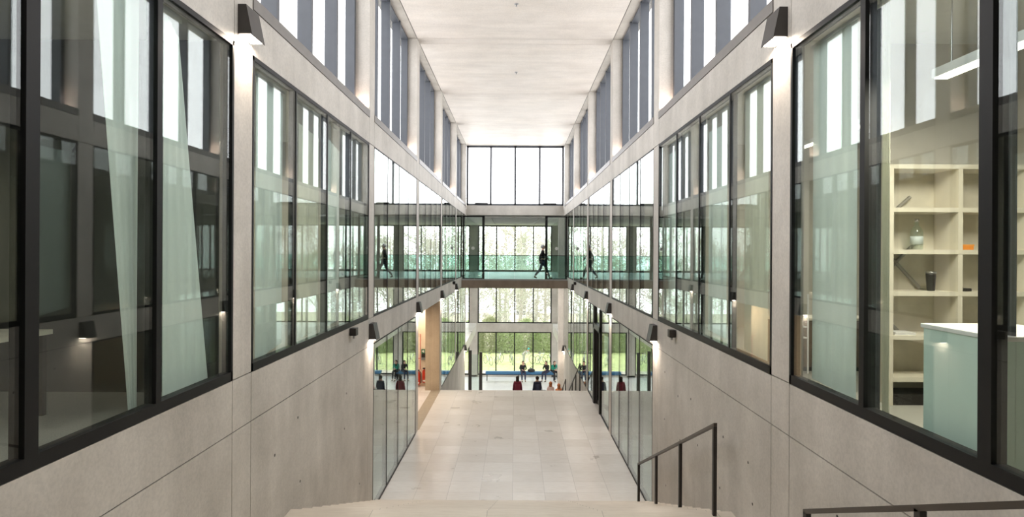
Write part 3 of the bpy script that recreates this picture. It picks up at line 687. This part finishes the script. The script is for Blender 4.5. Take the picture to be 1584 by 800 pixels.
def tree(x, y, h, bark, leaf, nleaf, seed, label, group, spread=1.0, lsz=.075, name='tree'):
    r = random.Random(seed); t = thing(name, label, 'tree', (x, y, GZ), 0, group)
    tk = MB(); b = MB(); ends = []
    pts = [Vector((0, 0, 0))]
    for i in range(1, 7): pts.append(Vector((pts[-1].x+r.uniform(-.12, .12), pts[-1].y+r.uniform(-.1, .1), h*i/6)))
    tk.tube(pts, [.15*(1-i/7.5)*h/11 + .02 for i in range(7)], 8)
    def branch(p, d, ln, rad, dep):
        q = [p]; dd = d.copy(); rs = [rad]
        for i in range(4):
            dd = (dd+Vector((r.uniform(-.25, .25), r.uniform(-.25, .25), r.uniform(-.08, .22)))).normalized(); q.append(q[-1]+dd*ln/4); rs.append(rad*(1-.2*(i+1)))
        b.tube(q, rs, 4 if dep else 5, caps=False)
        ends.extend(q[2:])
        if dep < 2:
            for _ in range(6 if dep == 0 else 4):
                j = r.randint(1, 4); nd = (dd+Vector((r.uniform(-1, 1), r.uniform(-1, 1), r.uniform(-.2, .8)))).normalized()
                branch(q[j], nd, ln*r.uniform(.45, .7), max(rad*.5, .006), dep+1)
    for i in range(20):
        z = h*(.10+.84*i/20); a = r.uniform(0, 6.28); k_ = min(int(z/h*6), 5); f_ = z/h*6-k_; p = pts[k_].lerp(pts[k_+1], f_)
        branch(p, Vector((math.cos(a), math.sin(a), r.uniform(.2, .8))).normalized(), h*.24*spread*(1.15-z/h*.6), .045, 0)
    tk.build('trunk', bark, t, True); b.build('branches', bark, t, True)
    if nleaf:
        lv = MB()
        for _ in range(nleaf):
            p = r.choice(ends)+Vector((r.gauss(0, .22), r.gauss(0, .22), r.gauss(0, .2))); u = Vector((r.uniform(-1, 1), r.uniform(-1, 1), r.uniform(-1, 1))).normalized()*lsz*r.uniform(.6, 1.3); w2 = u.orthogonal().normalized()*u.length*.6
            k0 = len(lv.v); lv.v += [tuple(p-u), tuple(p+w2), tuple(p+u), tuple(p-w2)]; lv.f.append((k0, k0+1, k0+2, k0+3)); lv.m.append(0)
        lv.build('foliage', leaf, t)
    return t
side_words = ['far left', 'left', 'left of centre', 'centre', 'right of centre', 'right', 'far right']
specs = [(-14, 68, 11, 1, 1200), (-9.5, 64, 9, 0, 1500), (-6.0, 70, 12, 1, 700), (-3.4, 63, 10, 1, 900), (-1.6, 67, 11, 0, 600), (-.4, 61.5, 9.5, 1, 500), (1.9, 64, 10.5, 1, 800), (3.3, 69, 12, 0, 1100), (4.9, 62.5, 9.5, 1, 700), (7.5, 66, 11, 0, 1400), (11, 64, 10, 1, 900), (15, 70, 12, 0, 1400)]
tl_names = ['outermost on the left', 'leafier, second from the left', 'tall, third from the left', 'fourth from the left', 'bare, left of the central mullion', 'close to the central mullion', 'directly right of the central mullion', 'tall, at right of the central window', 'short, by the right edge of the window', 'leafy, past the right column', 'thin, second from the right', 'outermost on the right']
for i, ((x, y, h, br_, nl), nm) in enumerate(zip(specs, tl_names)):
    tree(x, y, h, M_BIRCH if br_ else M_BARK, M_LEAF[3+i % 2], int(nl*3.6), 40+i, 'pale early spring tree beyond the lawn, '+nm, 'spring trees beyond the lawn')
fore = [o for o in bpy.data.objects if o.get('category') == 'tree']
far_n = ['behind the outermost left one', 'behind the second left pane', 'left of the slim building', 'right of the slim building', 'in line with the left jamb', 'in line with the right jamb', 'behind the column', 'behind the leafy right tree', 'behind the left stair wall', 'deep behind the central mullion']
for i, (x, y) in enumerate([(-17, 80), (-5.0, 79), (-1.2, 84), (2.6, 80), (-8.2, 78), (6.2, 77), (9.4, 80), (13.2, 79), (-12, 77), (.6, 76)]):
    c = copy_tree(fore[(i*5+2) % 12]); c.location = (x, y, GZ); c.rotation_euler = (0, 0, i*1.1); c.scale = (1.25, 1.25, 1.2)
    tag(c, 'farther pale tree in the second row of the wood, '+far_n[i], 'tree', 'second row of trees')
def shrub(x, y, rx, h, leaf, n, seed, label):
    r = random.Random(seed); t = thing('shrub', label, 'shrub', (x, y, GZ), 0, 'shrubs along the lawn edge')
    st = MB(); lv = MB()
    for _ in range(9):
        a = r.uniform(0, 6.28); st.tube([(0, 0, 0), (math.cos(a)*rx*.3, math.sin(a)*rx*.3, h*.4), (math.cos(a)*rx*.6, math.sin(a)*rx*.5, h*.85)], [.03, .02, .008], 5)
    st.build('stems', M_BARK, t, True)
    for _ in range(n):
        a = r.uniform(0, 6.28); q = r.random()**.4; zz = r.random(); rad = math.sqrt(max(0, 1-(zz*1.0)**3))*q
        p = Vector((math.cos(a)*rx*rad, math.sin(a)*rx*.6*rad, .08+zz*h+r.gauss(0, .12))); u = Vector((r.uniform(-1, 1), r.uniform(-1, 1), r.uniform(-1, 1))).normalized()*.06*r.uniform(.6, 1.4); w2 = u.orthogonal().normalized()*u.length*.65
        k0 = len(lv.v); lv.v += [tuple(p-u), tuple(p+w2), tuple(p+u), tuple(p-w2)]; lv.f.append((k0, k0+1, k0+2, k0+3)); lv.m.append(0)
    lv.build('foliage', leaf, t)
sx = [-15, -12, -9.2, -6.6, -4.3, -2.3, -.6, 1.1, 2.8, 4.8, 7.2, 10, 13]
sn = ['outermost on the left', 'second from the left', 'third from the left', 'fourth from the left', 'fifth from the left', 'before the second left pane', 'left of the central mullion', 'right of the central mullion', 'before the rightmost central pane', 'fifth from the right', 'fourth from the right', 'third from the right', 'second from the right']
for i, x in enumerate(sx):
    shrub(x, 60.2+(i*37 % 10)*.12, 1.45, [2.6, 3.1, 2.4, 2.9][i % 4], M_LEAF[[0, 1, 0, 5][i % 4]], 6500, 90+i, 'green shrub at the edge of the lawn, '+sn[i])
# white gridded building far behind the trees
bd = thing('building', 'slim white building with a small window grid far behind the trees', 'building', (0.1, 92, GZ))
MB().box(0, 1.5, 0, 8, 0, 12).build('wall', M_WHITEPANEL, bd)
for i in range(3):
    for j in range(14): MB().box(.13+i*.44, .49+i*.44, -.03, 0, .5+j*.8, 1.05+j*.8).build('window', M_FIN, bd)
# bicycles
def bicycle():
    t = empty('bicycle')
    for yy in (-.52, .52):
        wm = MB(); n = 24; wm.tube([(0, yy+.34*math.cos(2*math.pi*k_/n), .34+.34*math.sin(2*math.pi*k_/n)) for k_ in range(n+1)], .018, 6)
        for k_ in range(12):
            a = math.pi*2*k_/12; wm.tube([(0, yy, .34), (0, yy+.33*math.cos(a), .34+.33*math.sin(a))], .003, 3)
        wm.build('wheel', M_BLACK, t)
    fm = MB(); A, B, C_, D_, H = (0, -.52, .34), (0, -.08, .30), (0, -.2, .82), (0, .36, .80), (0, .52, .34)
    for p, q in ((A, B), (A, C_), (B, C_), (B, D_), (C_, D_), (D_, H), (D_, (0, .33, .98))): fm.tube([p, q], .018, 6)
    fm.tube([C_, (0, -.22, .93)], .014, 6); fm.build('frame', M_STEEL, t)
    MB().box(-.07, .07, -.34, -.1, .93, .97).build('saddle', M_BLACK, t, bevel=.015)
    MB().tube([(-.27, .26, 1.03), (-.1, .34, 1.0), (0, .33, .98), (.1, .34, 1.0), (.27, .26, 1.03)], .014, 6).build('handlebar', M_BLACK, t)
    MB().tube([(-.1, -.08, .15), (-.06, -.08, .3), (.06, -.08, .3), (.1, -.08, .45)], .012, 5).build('pedals', M_BLACK, t)
    return t
bk = bicycle()
bp_ = [(756, 54.0, .5, 'outermost on the left'), (773, 54.6, -.4, 'left of the first mullion pair'), (792, 54.4, .2, 'just left of the central mullion'), (832, 54.2, .9, 'leaning near the right mullion'), (838.5, 54.8, -.7, 'with the second one right of the mullion'), (853, 54.4, .3, 'by the right window jamb'), (700, 54.5, .6, 'on the lawn beyond the left jamb'), (905, 54.4, -.5, 'on the lawn beyond the free column')]
for i, (x, y, rz, lb) in enumerate(bp_):
    o = bk if i == 0 else copy_tree(bk)
    p = px(x, 560, y); o.location = (p.x, y, GZ); o.rotation_euler = (0, 0, rz)
    tag(o, 'bicycle parked on the grass outside, '+lb, 'bicycle', 'bicycles on the lawn')
# ------------------------------------------------------------------ people
def skin_obj(name, verts, edges, radii, m, parent, sub=1, root=0):
    me = bpy.data.meshes.new(name); me.from_pydata([tuple(v) for v in verts], edges, []); me.materials.append(m)
    o = bpy.data.objects.new(name, me); COL.objects.link(o); o.parent = parent
    sk = o.modifiers.new('skin', 'SKIN'); sk.use_smooth_shade = True
    if not me.skin_vertices: me.skin_vertices.new(name='')
    for i, r in enumerate(radii):
        d = me.skin_vertices[0].data[i]; d.radius = (r, r) if not isinstance(r, tuple) else r; d.use_root = (i == root)
    sb = o.modifiers.new('smooth', 'SUBSURF'); sb.levels = sub; sb.render_levels = sub
    return o
SKIN = plain('skin', (.58, .36, .26), .55, var=.04)
def cm(name, c, r=.8): return plain(name, c, r, var=.1, scale=20)
def person(loc, rz, label, pose, top, legs, hair, group=None, h=1.72, shoes=None, coat=None, longhair=False):
    """built facing -Y; all joints in metres for a 1.72 m body"""
    t = thing('person', label, 'person', loc, rz, group); k_ = h/1.72
    J = dict(pel=(0, 0, .93), spine=(0, .0, 1.10), chest=(0, 0, 1.32), neck=(0, 0, 1.47), head=(0, -.015, 1.57), crown=(0, 0, 1.66),
             shL=(.155, 0, 1.385), shR=(-.155, 0, 1.385), elL=(.205, .02, 1.12), elR=(-.205, .02, 1.12), wrL=(.23, -.06, .88), wrR=(-.23, -.06, .88),
             hiL=(.09, 0, .88), hiR=(-.09, 0, .88), knL=(.10, -.01, .49), knR=(-.10, -.01, .49), anL=(.10, .02, .08), anR=(-.10, .02, .08), toL=(.11, -.15, .035), toR=(-.11, -.15, .035))
    J.update(pose); J = {a: Vector(b)*k_ for a, b in J.items()}
    v = []; e = []; r = []
    def ad(p, rad, par=None):
        v.append(p); r.append(tuple(x*k_ for x in rad) if isinstance(rad, tuple) else rad*k_)
        if par is not None: e.append((par, len(v)-1))
        return len(v)-1
    pel = ad(J['pel'], (.13, .10)); sp = ad(J['spine'], (.12, .09), pel); ch = ad(J['chest'], (.14, .10), sp); ne = ad(J['neck'], .052, ch)
    hd_ = ad(J['head'], (.076, .092), ne); cr_ = ad(J['crown'], (.066, .078), hd_); ad(J['crown']+(J['crown']-J['head'])*.45, (.03, .035), cr_)
    hdir = (J['crown']-J['head']).normalized(); fw = Vector((0, -1, 0)); fw = (fw-hdir*fw.dot(hdir)).normalized()
    ad(J['head']+fw*.095*k_+hdir*.0, .012, hd_)          # nose
    for sx_ in (-1, 1): ad(J['head']+Vector((sx_*.085*k_, .01, 0)), .014, hd_)   # ears
    for S in ('L', 'R'):
        a = ad(J['sh'+S], .058, ch); b = ad(J['el'+S], .043, a); c = ad(J['wr'+S], .027, b)
        d = (J['wr'+S]-J['el'+S]).normalized(); pm = ad(J['wr'+S]+d*.06*k_, (.036, .018), c)
        sd = d.cross(Vector((0, 1, 0)))
        if sd.length < .1: sd = Vector((1, 0, 0))
        sd.normalize(); cu = d.cross(sd).normalized()
        for q, ln in ((-1.5, .065), (-.5, .078), (.5, .074), (1.5, .058)):
            f1 = ad(J['wr'+S]+d*.095*k_+sd*q*.019*k_, .009, pm); f2 = ad(J['wr'+S]+d*(.095+ln*.55)*k_+sd*q*.021*k_+cu*.008*k_, .008, f1); ad(J['wr'+S]+d*(.09+ln)*k_+sd*q*.021*k_+cu*.025*k_, .007, f2)
        th_ = ad(J['wr'+S]+d*.04*k_+sd*.042*k_, .011, pm); ad(J['wr'+S]+d*.08*k_+sd*.06*k_+cu*.01*k_, .008, th_)
        a = ad(J['hi'+S], .085, pel); b = ad(J['kn'+S], .055, a); c = ad(J['an'+S], .036, b); ad(J['to'+S], (.038, .022), c)
    skin_obj('body', v, e, r, SKIN, t)
    # top
    v = []; e = []; r = []
    pel = ad(J['pel'], (.155, .125)); sp = ad(J['spine'], (.15, .118), pel); ch = ad(J['chest'], (.168, .128), sp); ad(J['chest'].lerp(J['neck'], .75), .075, ch)
    for S in ('L', 'R'):
        a = ad(J['sh'+S], .068, ch); b = ad(J['el'+S], .056, a); ad(J['el'+S].lerp(J['wr'+S], .95), .042, b)
    skin_obj('jacket', v, e, r, top, t)
    v = []; e = []; r = []
    pel = ad(J['pel']+Vector((0, 0, -.02)), (.145, .115))
    for S in ('L', 'R'):
        a = ad(J['hi'+S], .102, pel); b = ad(J['kn'+S], .073, a); ad(J['kn'+S].lerp(J['an'+S], .93), .055, b)
    skin_obj('trousers', v, e, r, legs, t)
    for S in ('L', 'R'):
        skin_obj('shoe', [J['an'+S]+Vector((0, .03, -.02)), J['an'+S].lerp(J['to'+S], .55)+Vector((0, 0, -.01)), J['to'+S]], [(0, 1), (1, 2)], [.05*k_, .045*k_, (.045*k_, .03*k_)], shoes or M_BLACK, t)
    # hair: cap over the back and top of the skull
    hb = MB(); sdv = fw.cross(hdir).normalized()
    def blob(c, a_, b_, c_, cut=None):
        P = []; F = []; nu, nv = 14, 9
        for iv in range(nv+1):
            th = math.pi*iv/nv
            for iu in range(nu):
                ph = 2*math.pi*iu/nu; f_ = math.sin(th)*math.cos(ph)
                if cut is not None: f_ = min(f_, cut)
                P.append(c + fw*f_*b_*k_ + sdv*math.sin(th)*math.sin(ph)*a_*k_ + hdir*math.cos(th)*c_*k_)
        for iv in range(nv):
            for iu in range(nu): F.append((iv*nu+iu, iv*nu+(iu+1) % nu, (iv+1)*nu+(iu+1) % nu, (iv+1)*nu+iu))
        hb.add(P, F)
    blob(J['head'].lerp(J['crown'], .62)-fw*.022*k_, .094, .112, .108, .66)
    if longhair: blob(J['head']-fw*.055*k_-hdir*.12*k_, .098, .06, .20)
    hb.build('hair', hair, t, True)
    for sx_ in (-1, 1): MB().lathe([(.002, -.008), (.009, -.004), (.009, .004), (.002, .008)], tuple(J['head']+fw*.083*k_+Vector((sx_*.03*k_, 0, 0))+hdir*.018*k_), 8).build('eye', M_BLACK, t)
    MB().box(-.02*k_, .02*k_, -.004, .004, -.003, .003).build('mouth', plain('lips', (.4, .12, .1), .5), t, loc=tuple(J['head']+fw*.09*k_-hdir*.045*k_))
    if coat:
        b0 = J['pel'].z-.42*k_; MB().lathe([(.27*k_, b0), (.24*k_, b0+.2*k_), (.17*k_, J['pel'].z+.1*k_), (.175*k_, J['chest'].z-.02)], (J['pel'].x, J['pel'].y, 0), 18).build('coat_skirt', coat, t, True)
    return t
dark = cm('dark_cloth', (.02, .02, .024)); navy = cm('navy_cloth', (.03, .035, .07)); maroon = cm('maroon_cloth', (.20, .02, .04)); green = cm('green_cloth', (.02, .28, .20)); ginger = cm('ginger_hair', (.42, .13, .04)); hairb = cm('dark_hair', (.03, .018, .012)); pink = cm('pale_pink_cloth', (.75, .55, .50)); orange = cm('orange_cloth', (.70, .25, .10)); jean = cm('dark_jeans', (.03, .04, .08)); teal = cm('teal_cloth', (.02, .42, .40)); grey = cm('grey_cloth', (.5, .5, .52))
walk = dict(shL=(.04, .16, 1.40), shR=(-.04, -.14, 1.40), elL=(.10, .24, 1.14), elR=(-.10, -.18, 1.14), wrL=(-.02, .16, .93), wrR=(.0, -.30, 1.0),
            hiL=(.07, .05, .88), hiR=(-.07, -.05, .88), knL=(.08, .12, .50), knR=(-.08, -.22, .50), anL=(.09, .42, .14), anR=(-.09, -.36, .08), toL=(.09, .30, .035), toR=(-.09, -.52, .05))
walk = dict(elL=(.20, -.12, 1.13), elR=(-.20, .14, 1.13), wrL=(.17, -.30, .97), wrR=(-.20, .16, .88), knL=(.09, .10, .50), knR=(-.09, -.20, .51), anL=(.09, .40, .14), anR=(-.09, -.34, .08), toL=(.09, .28, .035), toR=(-.09, -.50, .05), head=(0, -.04, 1.57), crown=(0, -.03, 1.66))
p = px(839.5, 431, 35.3)
person((p.x, 35.3, L1), math.radians(90), 'person in dark clothes walking across the bridge behind the green glass', walk, dark, jean, grey, h=1.88)
sit = dict(pel=(0, 0, .72), spine=(0, -.03, .90), chest=(0, -.08, 1.08), neck=(0, -.13, 1.21), head=(0, -.17, 1.31), crown=(0, -.16, 1.40), shL=(.17, -.09, 1.13), shR=(-.17, -.09, 1.13), elL=(.23, -.17, .90), elR=(-.23, -.17, .90), wrL=(.10, -.36, .86), wrR=(-.10, -.36, .86),
           hiL=(.09, -.03, .70), hiR=(-.09, -.03, .70), knL=(.12, -.42, .66), knR=(-.12, -.42, .66), anL=(.12, -.42, .10), anR=(-.12, -.50, .10), toL=(.13, -.58, .04), toR=(-.13, -.66, .04))
p = px(809.5, 580, 46.5)
person((p.x, 46.5, LOW), math.radians(8), 'person in black sitting alone near the middle of the blue bench', sit, dark, navy, hairb)
bg_ = thing('bag', 'dark bag lying on the blue bench beside the person in black', 'bag', (p.x+.62, 46.5, LOW+.66))
MB().lathe([(.18, 0), (.27, .06), (.24, .18), (.12, .25)], n=16).build('body', M_BLACK, bg_, True); MB().tube([(-.12, 0, .2), (-.05, 0, .34), (.08, 0, .34), (.14, 0, .2)], .018, 8).build('strap', M_BLACK, bg_, True)
p = px(853.5, 580, 46.5); person((p.x-.28, 46.5, LOW), math.radians(-35), 'person in dark jacket at right end of bench, partly behind neighbour in green', sit, dark, navy, hairb, longhair=True)
p = px(861, 580, 45.9); person((p.x-.12, 46.55, LOW), math.radians(20), 'person in green top with long dark hair sitting beside the free standing column', sit, green, dark, hairb, longhair=True)
def step_z(y): 
    i = int((y-31.4)/(4.6/11))+1; return -2.0-i*(2.0/12)
Yp = 32.86
p = px(801.5, 600, Yp); person((p.x, Yp, step_z(Yp)), math.radians(180), 'person in long maroon coat seen from behind on the lower steps', {}, maroon, maroon, hairb, h=1.62, coat=maroon, longhair=True)
p = px(832, 600, Yp); person((p.x, Yp, step_z(Yp)), math.radians(180+20), 'person in dark navy coat with dark hair seen from behind on lower steps', {}, navy, navy, hairb, h=1.62, coat=navy)
bg_ = thing('bag', 'dark shoulder bag held at the right side of the navy coated person', 'bag', (p.x+.33, Yp-.05, step_z(Yp)+.62))
MB().box(-.12, .12, -.07, .07, 0, .3).build('body', navy, bg_, bevel=.03); MB().tube([(-.08, 0, .3), (-.13, 0, .6), (-.16, 0, .75)], .012, 6).build('strap', M_BLACK, bg_, True)
Yp = 34.1
p = px(853, 600, Yp); person((p.x, Yp, step_z(Yp)), math.radians(150), 'ginger haired person in pale pink top on the lower steps', {}, pink, jean, ginger, h=1.60, longhair=True)
p = px(866, 600, Yp); person((p.x, Yp+.3, step_z(Yp+.3)), math.radians(200), 'ginger haired person in orange top on the lower steps by the railing', {}, orange, jean, ginger, h=1.60, longhair=True)
bend = dict(spine=(0, -.12, 1.06), chest=(0, -.30, 1.18), neck=(0, -.42, 1.26), head=(0, -.50, 1.33), crown=(0, -.54, 1.41), shL=(.17, -.34, 1.20), shR=(-.17, -.34, 1.20), elL=(.2, -.45, .98), elR=(-.2, -.45, .98), wrL=(.2, -.62, .95), wrR=(-.2, -.62, .95))
p = px(811, 562, 54); person((p.x, 54.2, GZ), math.radians(60), 'person in pale clothes and teal cap bending over bicycle on the lawn', bend, grey, grey, teal, h=1.6)
